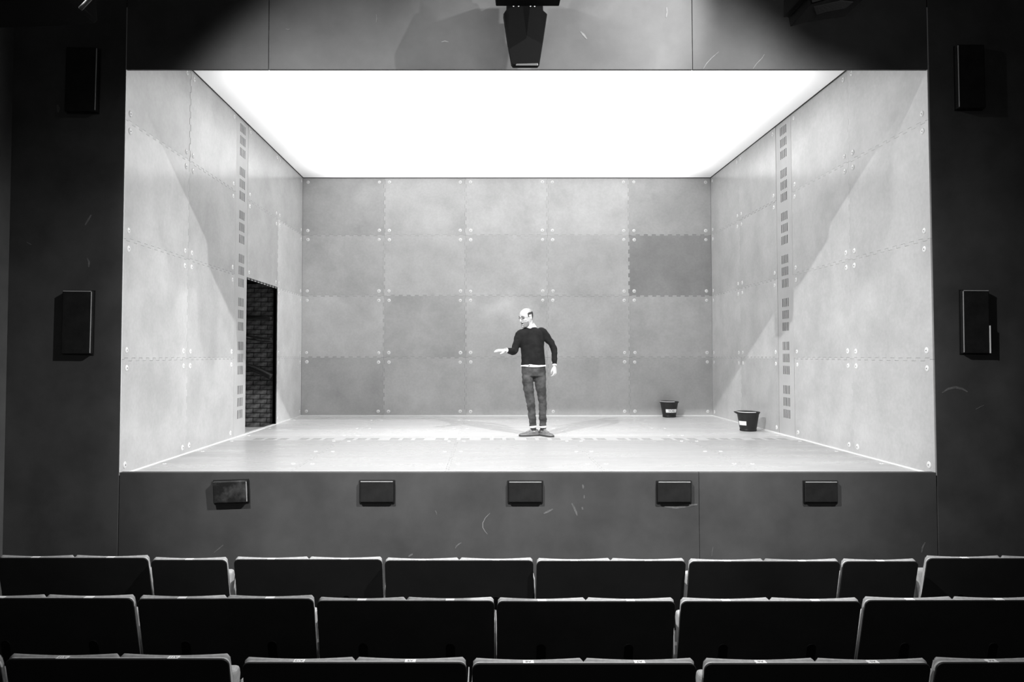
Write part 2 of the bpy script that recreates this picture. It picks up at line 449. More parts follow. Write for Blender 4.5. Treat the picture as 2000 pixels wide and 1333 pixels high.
# ------------------------------------------------------------------ proscenium wall
wall_front = structure(empty('wall_front'))
TH = 0.065
def front_panel(x0, x1, z0, z1, name, material, y0=0.0, y1=TH):
    mb = MB(); mb.box((x0, y0, z0), (x1, y1, z1)); return mb.build(name, material, wall_front, bevel=0.003)
OX0, OX1 = XL - 0.004, XR + 0.010
HALL_L, HALL_R, HALL_T = -4.47, 5.75, 8.2
hx = [OX0, at(525, 70, y=0).x, at(1352, 70, y=0).x, OX1]
header = []
for i in range(3): header.append(front_panel(hx[i] + 0.002, hx[i + 1] - 0.002, ZH, HALL_T, 'header_panel', M['black_board'], 0.0, 0.028))
ax = [OX0, at(1366, 1020, y=0).x, OX1]
apron = []
for i in range(2): apron.append(front_panel(ax[i] + 0.0015, ax[i + 1] - 0.0015, 0.0, ZS, 'apron_panel', M['black_board']))
pier_l = front_panel(HALL_L, OX0 - 0.004, 0.0, HALL_T, 'pier_panel', M['pier_board'], -0.004)
pier_r = front_panel(OX1 + 0.004, HALL_R, 0.0, HALL_T, 'pier_panel', M['pier_board'], -0.004)
front_panel(XL - 0.004, XL + 0.0, ZS, ZH, 'lit_edge', M['trim_white'], -0.006, 0.002)  # white strip painted in for the lit edge of the opening
# scuffs and scratches, thin chalky marks lying on the boards
def scuff(parent, pts, w, material='scuff', y=-0.0012):
    P = [at(px, py, y=y) for px, py in pts]
    n = len(P); v = []; f = []
    for i, p in enumerate(P):
        d = (P[min(i + 1, n - 1)] - P[max(i - 1, 0)]).normalized(); s = Vector((-d.z, 0, d.x))
        k = w * (0.25 + 0.75 * math.sin(math.pi * (i + 0.35) / (n - 0.3)))
        v += [p + s * k / 2, p - s * k / 2]
    for i in range(n - 1): f.append((2 * i, 2 * i + 1, 2 * i + 3, 2 * i + 2))
    mb = MB(); mb.add(v, f); o = mb.build('scuff', M[material], parent)
    s = o.modifiers.new('thickness', 'SOLIDIFY'); s.thickness = 0.0006; s.offset = 0
a0 = a1 = apron[0]; a2 = apron[1]
scuff(a1, [(957, 1003), (948, 1012), (943, 1022), (943, 1031), (947, 1038), (952, 1044)], 0.007, 'scuff_bright')
scuff(a1, [(889, 1072), (892, 1067), (897, 1063), (901, 1061)], 0.012)
scuff(a1, [(1117, 984), (1121, 992), (1125, 1001), (1127, 1008)], 0.020)
scuff(a1, [(1138, 947), (1139, 951), (1139, 955)], 0.018)
scuff(a1, [(1141, 968), (1141, 974)], 0.012)
scuff(a1, [(1137, 991), (1138, 996)], 0.020)
scuff(a1, [(1062, 1004), (1070, 1000), (1080, 995)], 0.020)
scuff(a1, [(850, 998), (852, 1001), (853, 1006)], 0.008)
scuff(a1, [(798, 1088), (802, 1085), (806, 1083)], 0.018)
scuff(a1, [(1298, 990), (1320, 992), (1345, 988), (1362, 986)], 0.025)
scuff(a2, [(1390, 1087), (1391, 1078), (1393, 1068)], 0.006)
scuff(a2, [(1800, 1080), (1802, 1070), (1807, 1060)], 0.016)
scuff(a0, [(418, 1080), (428, 1072), (436, 1065)], 0.010)
scuff(header[2], [(1374, 134), (1380, 124), (1390, 113), (1404, 101)], 0.006, 'scuff_bright')
scuff(header[2], [(1471, 134), (1478, 124), (1488, 114), (1493, 106)], 0.006, 'scuff_bright')
scuff(header[1], [(862, 82), (869, 80), (876, 82)], 0.006, 'scuff_bright')
scuff(header[1], [(1134, 62), (1140, 68), (1146, 76)], 0.020)
scuff(header[1], [(735, 28), (736, 36), (735, 44)], 0.007)
scuff(header[1], [(1302, 14), (1303, 24), (1301, 34)], 0.016)
scuff(header[0], [(558, 56), (562, 58), (566, 57)], 0.014)
scuff(header[0], [(526, 60), (527, 88), (528, 118)], 0.006)
scuff(pier_r, [(1840, 768), (1852, 760), (1866, 757), (1880, 760), (1890, 766)], 0.022, y=-0.0052)
scuff(pier_r, [(1906, 800), (1915, 795), (1922, 792)], 0.008, y=-0.0052)
scuff(pier_l, [(52, 473), (57, 476), (61, 478)], 0.010, y=-0.0052)
scuff(pier_l, [(166, 440), (172, 430), (178, 420)], 0.018, y=-0.0052)
scuff(pier_l, [(112, 205), (114, 212), (113, 220)], 0.030, y=-0.0052)
scuff(pier_l, [(170, 505), (174, 512), (173, 522)], 0.020, y=-0.0052)

# ------------------------------------------------------------------ auditorium shell
mb = MB(); mb.box((HALL_L - 0.1, -9.2, -0.1), (HALL_R + 0.1, TH, 0.0)); structure(mb.build('floor', M['carpet']))
mb = MB(); mb.box((HALL_L - 0.12, -9.2, 0.0), (HALL_L, 0.0, HALL_T)); structure(mb.build('wall_house_left', M['hall_left']))
mb = MB(); mb.box((HALL_R, -9.2, 0.0), (HALL_R + 0.12, 0.0, HALL_T)); structure(mb.build('wall_house_right', M['hall']))
mb = MB(); mb.box((HALL_L - 0.1, -9.3, 0.0), (HALL_R + 0.1, -9.2, HALL_T)); structure(mb.build('wall_house_back', M['hall']))
mb = MB(); mb.box((HALL_L - 0.1, -9.3, HALL_T), (HALL_R + 0.1, TH, HALL_T + 0.1)); structure(mb.build('ceiling_house', M['hall']))

# ------------------------------------------------------------------ wing behind the doorway
WY = 5.13; WZ = ZF - 0.05
mb = MB(); mb.box((-5.4, 1.2, WZ - 0.1), (XL - 0.055, WY + 0.2, WZ)); structure(mb.build('floor_wing', M['wing_floor']))
mb = MB(); mb.box((-5.4, WY + 0.03, WZ), (XL - 0.062, WY + 0.2, ZC)); wing = structure(mb.build('wall_wing', M['mortar']))
mb = MB(); mb.box((-5.5, 1.2, WZ), (-5.4, WY + 0.2, ZC)); structure(mb.build('wall_wing_left', M['hall']))
mb = MB(); mb.box((-5.4, 1.1, WZ), (XL - 0.062, 1.2, ZC)); structure(mb.build('wall_wing_front', M['hall']))
mb = MB(); mb.box((-5.5, 1.1, ZC), (XL - 0.062, WY + 0.2, ZC + 0.1)); structure(mb.build('ceiling_wing', M['hall']))
BRICK = []
for k in range(5):
    mb = MB(); rnd = random.Random(k)
    def j(v): return v + (rnd.random() - 0.5) * 0.006
    mb.box((0, 0, 0), (0.212, 0.05, 0.064)); mb.v = [(j(x), y + (rnd.random() - 0.5) * 0.012, j(z)) for x, y, z in mb.v]
    BRICK.append(mb.mesh('brick', M['brick']))
HALF = MB(); HALF.box((0, 0, 0), (0.102, 0.05, 0.064)); HALF = HALF.mesh('brick', M['brick'])
for r in range(31):
    x = XL - 0.066; odd = r % 2
    k = 0
    while x > -4.55:
        w = 0.102 if (odd and k == 0) else 0.212
        o = bpy.data.objects.new('brick', HALF if w < 0.2 else random.choice(BRICK)); C.objects.link(o); o.parent = wing
        o.location = (x - w, WY + (random.random() - 0.5) * 0.016, WZ + 0.006 + r * 0.0755)
        o.rotation_euler = (0, 0, (random.random() - 0.5) * 0.05)
        x -= w + 0.012; k += 1
# black jamb and head lining the opening
mb = MB(); mb.box((XL - 0.062, DOOR[1], ZF - 0.02), (XL + 0.0, DOOR[1] + 0.014, DOOR[2])); mb.box((XL - 0.062, DOOR[0] - 0.01, DOOR[2] - 0.002), (XL - 0.001, DOOR[1] + 0.014, DOOR[2] + 0.012))
structure(mb.build('trim_9', M['trim_dark']))
def wing_line(pts, r, name, label, cat):
    P = [at(px, py, y=WY - 0.07) for px, py in pts]
    P = [P[0] + (P[0] - P[1]) * 6] + P
    Q = []
    for i in range(len(P) - 1):
        for k in range(4): Q.append(P[i].lerp(P[i + 1], k / 4))
    Q.append(P[-1])
    mb = MB(); mb.tube(Q, r, 10)
    return tag(mb.build(name, M['cable'], smooth=True), label, cat)
wing_line([(478, 622), (500, 621), (520, 622), (531, 623)], 0.030, 'pipe', 'black horizontal pipe across the brick wall behind the doorway', 'pipe')
wing_line([(478, 655), (495, 658), (515, 661), (531, 662)], 0.016, 'cable', 'black cable sagging below the pipe on the brick wall', 'cable')
wing_line([(478, 661), (495, 664), (515, 667), (531, 668)], 0.010, 'cable', 'thinner black cable just under the sagging cable on the bricks', 'cable')
wing_line([(478, 715), (495, 720), (512, 727), (531, 737)], 0.050, 'cable_bundle', 'thick black cable bundle sloping across the brick wall at waist height', 'cable')

# ------------------------------------------------------------------ speaker boxes on the proscenium
def wall_box(px0, py0, px1, py1, label, name='speaker_box', proud=0.032, tilt=0.0, worn=False, bright=True, group='black covered boxes', swing=0.0, yoff=0.0, light_side=0, pale=False):
    a = at(px0, py0, y=-0.02); b = at(px1, py1, y=-0.02)
    w, h = b.x - a.x, a.z - b.z
    root = empty(name, ((a.x + b.x) / 2, yoff, (a.z + b.z) / 2)); root.rotation_euler = (swing, tilt, 0)
    mb = MB(); mb.box((-w / 2 - 0.008, -0.010, -h / 2 - 0.010), (w / 2 + 0.008, -0.0005, h / 2 + 0.008)); mb.build('back_plate', M['pad_box'], root, bevel=0.002)
    mb = MB(); n = 12; rings = []
    for d, k in ((0.0, 0.0), (0.7, 0.0), (0.92, 0.004), (1.0, 0.012)):
        rings.append(d)
    mb.box((-w / 2, -proud, -h / 2), (w / 2, -0.010, h / 2))
    c = mb.build('cover', M['pad_worn' if worn else 'pad'], root, bevel=0.010, seg=3)
    e = MB()
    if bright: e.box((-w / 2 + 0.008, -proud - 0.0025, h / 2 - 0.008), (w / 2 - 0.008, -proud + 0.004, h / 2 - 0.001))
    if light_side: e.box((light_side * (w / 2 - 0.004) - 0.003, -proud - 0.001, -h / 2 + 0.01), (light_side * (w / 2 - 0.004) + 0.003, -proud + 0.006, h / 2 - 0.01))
    if e.v: e.build('pale_edge', M['pad_edge'], root, bevel=0.001)  # pale strips painted where the box edges are lit
    if pale:
        mb = MB(); mb.box((w / 2 - 0.004, -proud - 0.002, -h / 2 + 0.004), (w / 2 + 0.007, -proud + 0.02, -h / 2 + 0.26)); mb.build('bare_edge', M['trim_white'], root, bevel=0.001)
    return tag(root, label, 'speaker', group)
g1 = 'small black boxes along the stage apron'
wall_box(418, 939, 484, 982, 'scuffed small black box on the apron, tilted, leftmost of five', worn=True, tilt=R(-2.0), swing=R(2), group=g1, proud=0.048, bright=False, yoff=-0.003, light_side=1)
wall_box(703, 940, 769, 982, 'small black box on the apron, second from the left of five', group=g1)
wall_box(993, 941, 1059, 982, 'small black box in the middle of the apron below the standing man', group=g1)
wall_box(1284, 941, 1350, 982, 'small black box on the apron, fourth from the left of five', group=g1)
wall_box(1571, 941, 1636, 982, 'small black box on the apron, rightmost of five', group=g1)
g2 = 'tall black boxes on the stage piers'
wall_box(134, 96, 192, 220, 'tall black box high on the left pier beside the header', group=g2, proud=0.07, bright=False, light_side=1, tilt=R(0.6))
wall_box(126, 569, 181, 692, 'tall black box at mid height on the left pier, lightly scratched', group=g2, proud=0.06, light_side=1, tilt=R(0.5))
wall_box(1864, 91, 1919, 214, 'tall black box high on the right pier beside the header', group=g2, proud=0.07, bright=False, light_side=-1)
wall_box(1875, 568, 1929, 691, 'tall black box at mid height on the right pier, pale lower edge', group=g2, proud=0.06, light_side=-1, tilt=R(0.4), pale=True)

# ------------------------------------------------------------------ lanterns overhead
def rig_bar(y, z, label):
    mb = MB(); mb.tube([(HALL_L + 0.01, y, z), (HALL_R - 0.01, y, z)], 0.026, 14)
    return tag(mb.build('lighting_bar', M['steel'], smooth=True), label, 'bar')
FY = -0.62                                   # the hanging lantern in front of the header
root = empty('stage_light', (0, 0, 0))
tag(root, 'black tapered lantern hanging in front of the header centre', 'stage light')
def pxq(pts, y): return [(at(px, py, y=y).x, at(px, py, y=y).z) for px, py in pts]
BY = -0.30
body = pxq([(990, -14), (1060, -14), (1061, 20), (1069, 27), (1061, 80), (1054, 123), (1051, 127), (1002, 127), (999, 123), (991, 80), (983, 27), (989, 18)], BY)
mb = MB(); mb.prism(body, lambda u, v, t: (u, t, v), BY, BY + 0.075)
mb.build('housing', M['rig'], root, bevel=0.006)
zt = at(1030, 6, y=FY).z
xc = at(1031, 6, y=FY).x
hw = 0.275
mb = MB(); mb.prism([(xc - hw, zt), (xc + hw, zt), (xc + hw + 0.03, zt + 0.26), (xc + 0.15, zt + 0.58), (xc + 0.11, zt + 0.58), (xc + 0.09, zt + 1.0), (xc - 0.09, zt + 1.0), (xc - 0.11, zt + 0.58), (xc - 0.15, zt + 0.58), (xc - hw - 0.03, zt + 0.26)],
                    lambda u, v, t: (u, t, v), FY - 0.13, FY + 0.06)
zb = at(1030, 2, y=BY + 0.08).z
mb.box((xc - 0.10, FY + 0.05, zb), (xc + 0.10, BY + 0.08, zb + 0.16))
mb.build('base_unit', M['rig'], root, bevel=0.008)
mb = MB(); mb.tube([(xc, FY - 0.03, zt + 0.98), (xc, FY - 0.03, HALL_T)], 0.03, 12); mb.build('pole', M['rig'], root, smooth=True)
for px, py in ((1003, 12.5), (1013, 12.5), (1023, 9.5), (1036, 12.5), (1044, 13)):
    p = at(px, py, y=BY - 0.002); mb = MB(); mb.ball((p.x, p.y - 0.002, p.z), (0.0065, 0.005, 0.0055), 8, 5); mb.build('vent', M['lens'], root)
lip = pxq([(1009, 125), (1050, 124), (1051, 128.5), (1007, 128.5)], BY)
mb = MB(); mb.prism(lip, lambda u, v, t: (u, t, v), BY - 0.006, BY - 0.001)
mb.build('gel_frame', M['rig_edge'], root, bevel=0.002)

LY = -3.4
root = empty('stage_light', (0, 0, 0))
tag(root, 'black lantern with angled barn doors cut off by the picture top', 'stage light')
s1 = pxq([(1553, -40), (1553, 8), (1563, 8), (1567, 27), (1600, 18), (1640, 12), (1662, 9), (1679, 6), (1676, -40)], LY)
mb = MB(); mb.prism(s1, lambda u, v, t: (u, t, v), LY - 0.10, LY + 0.14); mb.build('housing', M['rig'], root, bevel=0.004)
s2 = pxq([(1586, 16), (1592, 33), (1612, 27), (1648, 20), (1664, 7), (1640, 4)], LY - 0.16)
mb = MB(); mb.prism(s2, lambda u, v, t: (u, t, v), LY - 0.175, LY - 0.155); mb.build('light_flap', M['rig'], root, bevel=0.001)
BARZ = 7.7; bz = at(1610, -40, y=LY).z; bx = at(1612, -40, y=LY).x
mb = MB(); mb.tube([(bx, LY + 0.02, bz - 0.02), (bx, LY + 0.02, BARZ - 0.027)], 0.022, 12); mb.build('clamp', M['rig'], root, smooth=True)
BARZ = 7.7
root = empty('stage_light', (0, 0, 0))
tag(root, 'black lantern at the upper left picture corner with a pale cable', 'stage light')
s1 = pxq([(-130, -60), (-130, 28), (20, 24), (90, 22), (150, 17), (156, 10), (152, -60)], LY)
mb = MB(); mb.prism(s1, lambda u, v, t: (u, t, v), LY - 0.12, LY + 0.16); mb.build('housing', M['rig'], root, bevel=0.006)
q = [at(157, 17, y=LY - 0.11), at(165, 9, y=LY - 0.10), at(176, -3, y=LY - 0.08), at(196, -26, y=LY - 0.04), at(206, -70, y=LY)]
mb = MB(); mb.tube(q, 0.010, 10); mb.build('cable', M['grey_cable'], root, smooth=True)
bx = at(146, -60, y=LY).x
mb = MB(); mb.tube([(bx, LY + 0.02, at(10, -60, y=LY).z - 0.02), (bx, LY + 0.02, BARZ - 0.027)], 0.022, 12); mb.build('clamp', M['rig'], root, smooth=True)
# unseen front of house lanterns, with flags added to shape their light
def house_lantern(pos, target, label):
    pos = Vector(pos); aim = (Vector(target) - pos).normalized()
    root = empty('stage_light'); tag(root, label, 'stage light')
    q = aim.to_track_quat('-Z', 'Y').to_matrix()
    mb = MB(); mb.prism([(-0.14, -0.12), (0.14, -0.12), (0.17, 0.0), (0.14, 0.13), (-0.14, 0.13), (-0.17, 0.0)], lambda u, v, t: pos + q @ Vector((u, v, t)), 0.06, 0.36)
    mb.build('housing', M['rig'], root, bevel=0.01)
    k = 0.12
    for line in ([(1388, -23), (1566, 122), (1850, 190), (3200, 190), (3200, -1600), (1388, -1600)], [(510, -23), (338, 118), (150, 190), (-1300, 190), (-1300, -1600), (510, -1600)]):
        P = [pos.lerp(at(x, y, y=0.0), k) for x, y in line]
        n = (P[1] - P[0]).cross(P[3] - P[0]).normalized() * 0.003
        mb = MB(); m = len(P); mb.add([p - n for p in P] + [p + n for p in P], [tuple(range(m))[::-1], tuple(range(m, 2 * m))] + [(i, (i + 1) % m, m + (i + 1) % m, m + i) for i in range(m)])
        mb.build('light_flap', M['rig'], root)  # added flag, cut to where the beam should end on the wall
    c = pos - aim * 0.2
    mb = MB(); mb.tube([c, Vector((c.x, c.y, HALL_T))], 0.025, 10); mb.build('pole', M['rig'], root, smooth=True)
house_lantern(HOUSE[0][0], HOUSE[0][1], 'unseen front of house lantern on the right with added light flags')
house_lantern(HOUSE[1][0], HOUSE[1][1], 'unseen front of house lantern on the left with added light flags')
rig_bar(LY + 0.02, BARZ, 'steel lighting bar above the picture that carries the lanterns')

# ------------------------------------------------------------------ buckets
def bucket(loc, rz, label, tape_a, tape_w, word, spout=None):
    root = empty('bucket', loc, rz)
    tag(root, label, 'bucket', 'black rubber buckets')
    mb = MB()
    mb.lathe([(0.004, 0.002), (0.112, 0.0), (0.120, 0.006), (0.121, 0.022), (0.1165, 0.030), (0.122, 0.05), (0.140, 0.16), (0.154, 0.245), (0.168, 0.268), (0.171, 0.276), (0.168, 0.282),
              (0.158, 0.276), (0.146, 0.245), (0.132, 0.16), (0.116, 0.03), (0.004, 0.024)], 40)
    if spout is not None:
        c, s = math.cos(spout), math.sin(spout)
        for i, (x, y, z) in enumerate(mb.v):
            r = math.hypot(x, y)
            if r > 0.155 and z > 0.262:
                d = (x * c + y * s) / r
                if d > 0.95:
                    k = (d - 0.95) / 0.05; mb.v[i] = (x + c * 0.04 * k, y + s * 0.04 * k, z + 0.006 * k)
    mb.build('body', M['bucket'], root, smooth=True)
    def on(a, z, off=0.0012):
        r = 0.122 + (z - 0.05) * (0.140 - 0.122) / 0.11 + off
        return (r * math.cos(a), r * math.sin(a), z)
    mb = MB(); n = 10; V = []
    for i in range(n + 1):
        a = tape_a - tape_w / 2 + tape_w * i / n
        V += [on(a, 0.088), on(a, 0.148)]
    mb.add(V, [(2 * i, 2 * i + 2, 2 * i + 3, 2 * i + 1) for i in range(n)])
    lab = mb.build('tape_label', M['tape'], root)
    s = lab.modifiers.new('thickness', 'SOLIDIFY'); s.thickness = 0.001; s.offset = 1
    if word:
        me = text_mesh(word, 0.060); me.materials.clear(); me.materials.append(M['ink'])
        for v in me.vertices:
            v.co = Vector(on(tape_a + v.co.x / 0.134, 0.118 + v.co.y, 0.0034))
        link('lettering', me, lab)
    # white arc painting the light on part of the rim, and the wire handle folded down
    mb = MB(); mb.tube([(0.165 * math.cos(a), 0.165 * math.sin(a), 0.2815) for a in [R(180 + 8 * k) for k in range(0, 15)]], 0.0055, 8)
    mb.build('rim_highlight', M['tape'], root, smooth=True)
    pts = []
    for k in range(19):
        a = math.pi * k / 18
        pts.append((0.172 * math.cos(a), 0.165 * math.sin(a) * 0.97, 0.272 + 0.016 * math.sin(a)))
    mb = MB(); mb.tube(pts, 0.003, 6); mb.build('handle', M['wire'], root, smooth=True)
    for s in (-1, 1):
        mb = MB(); mb.ball((s * 0.172, 0, 0.268), 0.009, 10, 6); mb.build('handle_lug', M['wire'], root, smooth=True)
    return root
p = at(1307, 814.5, z=ZF)
bucket((at(1307, 800, y=YB - 0.21).x, YB - 0.21, ZF), R(0), 'black rubber bucket by the back wall with a white label reading SOIL', R(-84), R(92), 'SOIL')
p = at(1467, 843.5, z=ZF)
bucket((p.x, p.y + 0.12, ZF), R(0), 'black rubber bucket by the right wall with a blank white tape and pouring lip', R(-148), R(56), None, spout=R(180))

# ------------------------------------------------------------------ theatre seats
TILT = R(15)
def back_pt(x, v, t):
    """v up along the reclined back from its top (v<=0), t forward (towards the stage) from the rear face."""
    return (x, -v * math.sin(TILT) + t * math.cos(TILT), 0.85 + v * math.cos(TILT) + t * math.sin(TILT))
def rounded(w, v0, v1, r, n=6):
    pts = [(-w / 2, v0), (w / 2, v0)]
    for k in range(n + 1):
        a = math.pi / 2 * k / n; pts.append((w / 2 - r + r * math.cos(a), v1 - r + r * math.sin(a)))
    for k in range(n + 1):
        a = math.pi / 2 + math.pi / 2 * k / n; pts.append((-w / 2 + r + r * math.cos(a), v1 - r + r * math.sin(a)))
    return pts
SEAT_MESH = {}
def cushion_mesh(w, hump):
    mb = MB(); nst = 34; rings = []
    for i in range(nst + 1):
        u = -1 + 2 * i / nst
        e = min(1.0, (1 - abs(u)) / 0.06); rd = math.sqrt(max(0.0, 1 - (1 - e) ** 2))
        x = u * w / 2
        th = 0.005 + 0.022 * (0.25 + 0.75 * rd) + 0.004 * u * u
        top = -0.003 * (1 - rd) - 0.012 + hump * (abs(u) ** 1.6) * rd
        ring = []
        prof = [(-0.50, 0.0), (top, 0.0), (top + 0.006, 0.012), (top + 0.006, th * 0.55), (top - 0.006, th * 0.85), (top - 0.03, th), (-0.16, th * 0.95), (-0.34, th * 1.12), (-0.48, th * 0.95), (-0.50, th * 0.5)]
        for v, t in prof: ring.append(Vector(back_pt(x, v - t * (0.27 if v > -0.1 else 0), 0.029 + t)))
        rings.append(ring)
    mb.rings(rings)
    me = mb.mesh('back_cushion', M['cushion']); me.polygons.foreach_set('use_smooth', [True] * len(me.polygons))
    return me
def make_seat(n, w, name, plates):
    root = empty(name)
    mb = MB(); mb.prism(rounded(w, -0.56, 0.0, 0.036), back_pt, 0.0, 0.012)
    mb.build('back_shell', M['shell'], root, bevel=0.003)
    mb = MB(); mb.prism(rounded(w - 0.002, -0.56, 0.001, 0.036), lambda x, v, t: back_pt(x, v - (t * 0.27 if v > -0.3 else 0), t), 0.0125, 0.028); mb.build('back_pad', M['pale_edge'], root, bevel=0.006)
    sw = (w - 0.006) / n
    cm = SEAT_MESH.setdefault(('c', round(sw, 3)), cushion_mesh(sw - 0.004, 0.011))
    for k in range(n):
        xc = -w / 2 + 0.003 + sw * (k + 0.5)
        c = link('back_cushion', cm, root); c.location.x = xc
        # tipped-up seat
        mb = MB(); mb.prism([(0.16, 0.36), (0.23, 0.34), (0.31, 0.66), (0.29, 0.71), (0.23, 0.70), (0.19, 0.50)], lambda a, b, t: (t, a, b), xc - 0.235, xc + 0.235)
        mb.build('seat_pan', M['cushion'], root, bevel=0.02, seg=3)
        # dark pad painting the shade of the slot in the rear face
        r = 0.028; pts = [(xc - r, -0.50), (xc + r, -0.50)] + [(xc + r * math.cos(math.pi * q / 10), -0.315 + r * math.sin(math.pi * q / 10)) for q in range(11)]
        mb = MB(); mb.prism(pts, back_pt, -0.004, 0.004); mb.build('slot_shade', M['slot_dark'], root)
        mb = MB(); a = back_pt(xc, 0.004, 0.0)
        mb.prism([(xc - 0.026, 0.0), (xc + 0.026, 0.0), (xc + 0.026, 0.004), (xc - 0.026, 0.004)], lambda x, v, t: back_pt(x, v - t * 0.27, t), 0.004, 0.036)
        pl = mb.build('number_plate', M['plate'], root)
        if plates and plates[k]:
            me = text_mesh(plates[k], 0.024); me.materials.clear(); me.materials.append(M['ink'])
            for v in me.vertices: v.co = Vector(back_pt(xc - v.co.x, 0.0046 - (0.020 - v.co.y) * 0.27, 0.020 - v.co.y))
            link('lettering', me, pl)
        mb = MB(); mb.tube([(xc, 0.20, 0.0), (xc, 0.20, 0.37)], 0.024, 12); mb.tube([(xc, 0.20, 0.0), (xc, 0.20, 0.012)], 0.08, 16); mb.build('leg', M['rig'], root, smooth=False)
    for s in (-1, 1):
        mb = MB(); x = s * (w / 2 + 0.0005)
        mb.prism([(0.17, 0.0), (0.40, 0.0), (0.42, 0.60), (0.40, 0.665), (0.19, 0.672), (0.165, 0.60)], lambda a, b, t: (t, a, b), x, x + s * 0.005)
        # arm panel bracketed to the seat's side
        mb.box((min(x, x - s * 0.06), 0.24, 0.44), (max(x, x - s * 0.06), 0.30, 0.50))
        mb.build('arm_panel', M['arm'], root, bevel=0.003)
    return root
GRP = 'black theatre seats'
HORIZON_D = {'A': 5.355, 'B': 4.492, 'C': 3.600}
def place_row(row, units, where):
    for i, (px0, px1, n, ytop, plates, label) in enumerate(units):
        d = HORIZON_D[row]
        # the depth at which a back of this height shows its top edge at the measured line
        lo, hi = d - 0.4, d + 0.4
        y = at((px0 + px1) / 2, ytop + (3 if row == 'A' else 5 if row == 'B' else 4), z=0.85).y
        a = at(px0, ytop, y=y).x; b = at(px1, ytop, y=y).x
        w = b - a
        r = make_seat(n, w, 'double_seat' if n == 2 else 'single_seat', plates)
        r.location = ((a + b) / 2, y, 0.0)
        tag(r, label, 'seat', GRP)
A = 'row nearest the stage'; B = 'middle row'; Cc = 'row nearest the camera'
place_row('A', [(-8, 288, 2, 1088, None, f'black double seat, leftmost of the {A}, left of a single'),
                (294, 442, 1, 1092, None, f'black single seat in the {A}, second from the left'),
                (456, 746, 2, 1091, None, f'black double seat in the {A}, just right of the left single seat'),
                (751, 1042, 2, 1093, None, f'black double seat in the {A}, fourth from the left'),
                (1048, 1340, 2, 1094, None, f'black double seat in the {A}, fifth from the left'),
                (1347, 1642, 2, 1095, None, f'black double seat in the {A}, just left of the right single seat'),
                (1648, 1795, 1, 1095, None, f'black single seat in the {A}, second from the right'),
                (1812, 2110, 2, 1089, None, f'black double seat, rightmost of the {A}, cut by the edge')], 0)
place_row('B', [(-92, 259, 2, 1165, None, f'black double seat, leftmost of the {B}, cut by the edge'),
                (267, 612, 2, 1166, None, f'black double seat in the {B}, second from the left'),
                (618, 966, 2, 1170, None, f'black double seat in the {B}, third from the left'),
                (971, 1320, 2, 1171, None, f'black double seat in the {B}, fourth from the left'),
                (1331, 1683, 2, 1171, None, f'black double seat in the {B}, second from the right'),
                (1691, 2044, 2, 1169, None, f'black double seat, rightmost of the {B}, cut by the edge')], 0)
place_row('C', [(-448, -4, 2, 1287, None, f'black double seat in the {Cc}, mere sliver at left edge'),
                (8, 446, 2, 1285, ('A12', 'A11'), f'black double seat in the {Cc} with plates A12 and A11'),
                (472, 911, 2, 1292, ('A10', 'A9'), f'black double seat in the {Cc} with plates A10 and A9'),
                (922, 1361, 2, 1294, ('A8', 'A7'), f'black double seat in the {Cc} with plates A8 and A7'),
                (1377, 1820, 2, 1294, ('A6', 'A5'), f'black double seat in the {Cc} with plates A6 and A5'),
                (1831, 2272, 2, 1292, ('A4', 'A3'), f'black double seat in the {Cc} with plate A4')], 0)

# ------------------------------------------------------------------ the man on the stage
M['skin'] = mat('fair_skin', 0.62, 0.5, 0.4, var=0.06, scale=14)
M['hair'] = mat('short_dark_hair', 0.055, 0.75, 0.3, var=0.5, scale=90, bump=0.5, bscale=350)
M['stubble'] = mat('grey_stubble', 0.26, 0.7, 0.3, var=0.3, scale=120)
M['jumper'] = mat('charcoal_knit', 0.016, 0.9, 0.15, var=0.3, scale=8, bump=0.3, bscale=500)
M['jeans'] = mat('washed_denim', 0.040, 0.85, 0.2, scale=7, v2=0.12, lo=0.42, hi=0.75, bump=0.4, bscale=450)
M['shirt'] = mat('white_cotton', 0.80, 0.8, 0.2)
M['sock'] = mat('dark_sock', 0.03, 0.9)
M['leather'] = mat('worn_brown_leather', 0.15, 0.32, 0.6, var=0.35, scale=16)
M['sole'] = mat('dark_sole', 0.05, 0.6)
M['lace'] = mat('pale_lace', 0.5, 0.8)
M['eye'] = mat('eye', 0.05, 0.2)
M['mouth'] = mat('open_mouth', 0.02, 0.5)
M['glasses'] = mat('thin_wire_frame', 0.35, 0.25, metal=0.8)

def catmull(P, sub=4):
    """Smooth a list of equal-length float tuples."""
    out = []
    n = len(P)
    for i in range(n - 1):
        p0, p1, p2, p3 = P[max(i - 1, 0)], P[i], P[i + 1], P[min(i + 2, n - 1)]
        for k in range(sub):
            t = k / sub
            out.append(tuple(0.5 * ((2 * b) + (-a + c) * t + (2 * a - 5 * b + 4 * c - d) * t * t + (-a + 3 * b - 3 * c + d) * t ** 3) for a, b, c, d in zip(p0, p1, p2, p3)))
    out.append(tuple(P[-1]))
    return out
def torso(mb, secs, n=28, grow=0.0, rot=0.0):
    """secs: (cx, cy, z, rx, ry); slightly squared horizontal sections."""
    rings = []
    for cx, cy, z, rx, ry in catmull(secs, 4):
        ring = []
        for k in range(n):
            a = 2 * math.pi * k / n
            c, s = math.cos(a), math.sin(a)
            e = 0.82
            x = math.copysign(abs(c) ** e, c) * (rx + grow); y = math.copysign(abs(s) ** e, s) * (ry + grow)
            ring.append(Vector((cx + x * math.cos(rot) - y * math.sin(rot), cy + x * math.sin(rot) + y * math.cos(rot), z)))
        rings.append(ring)
    mb.rings(rings)
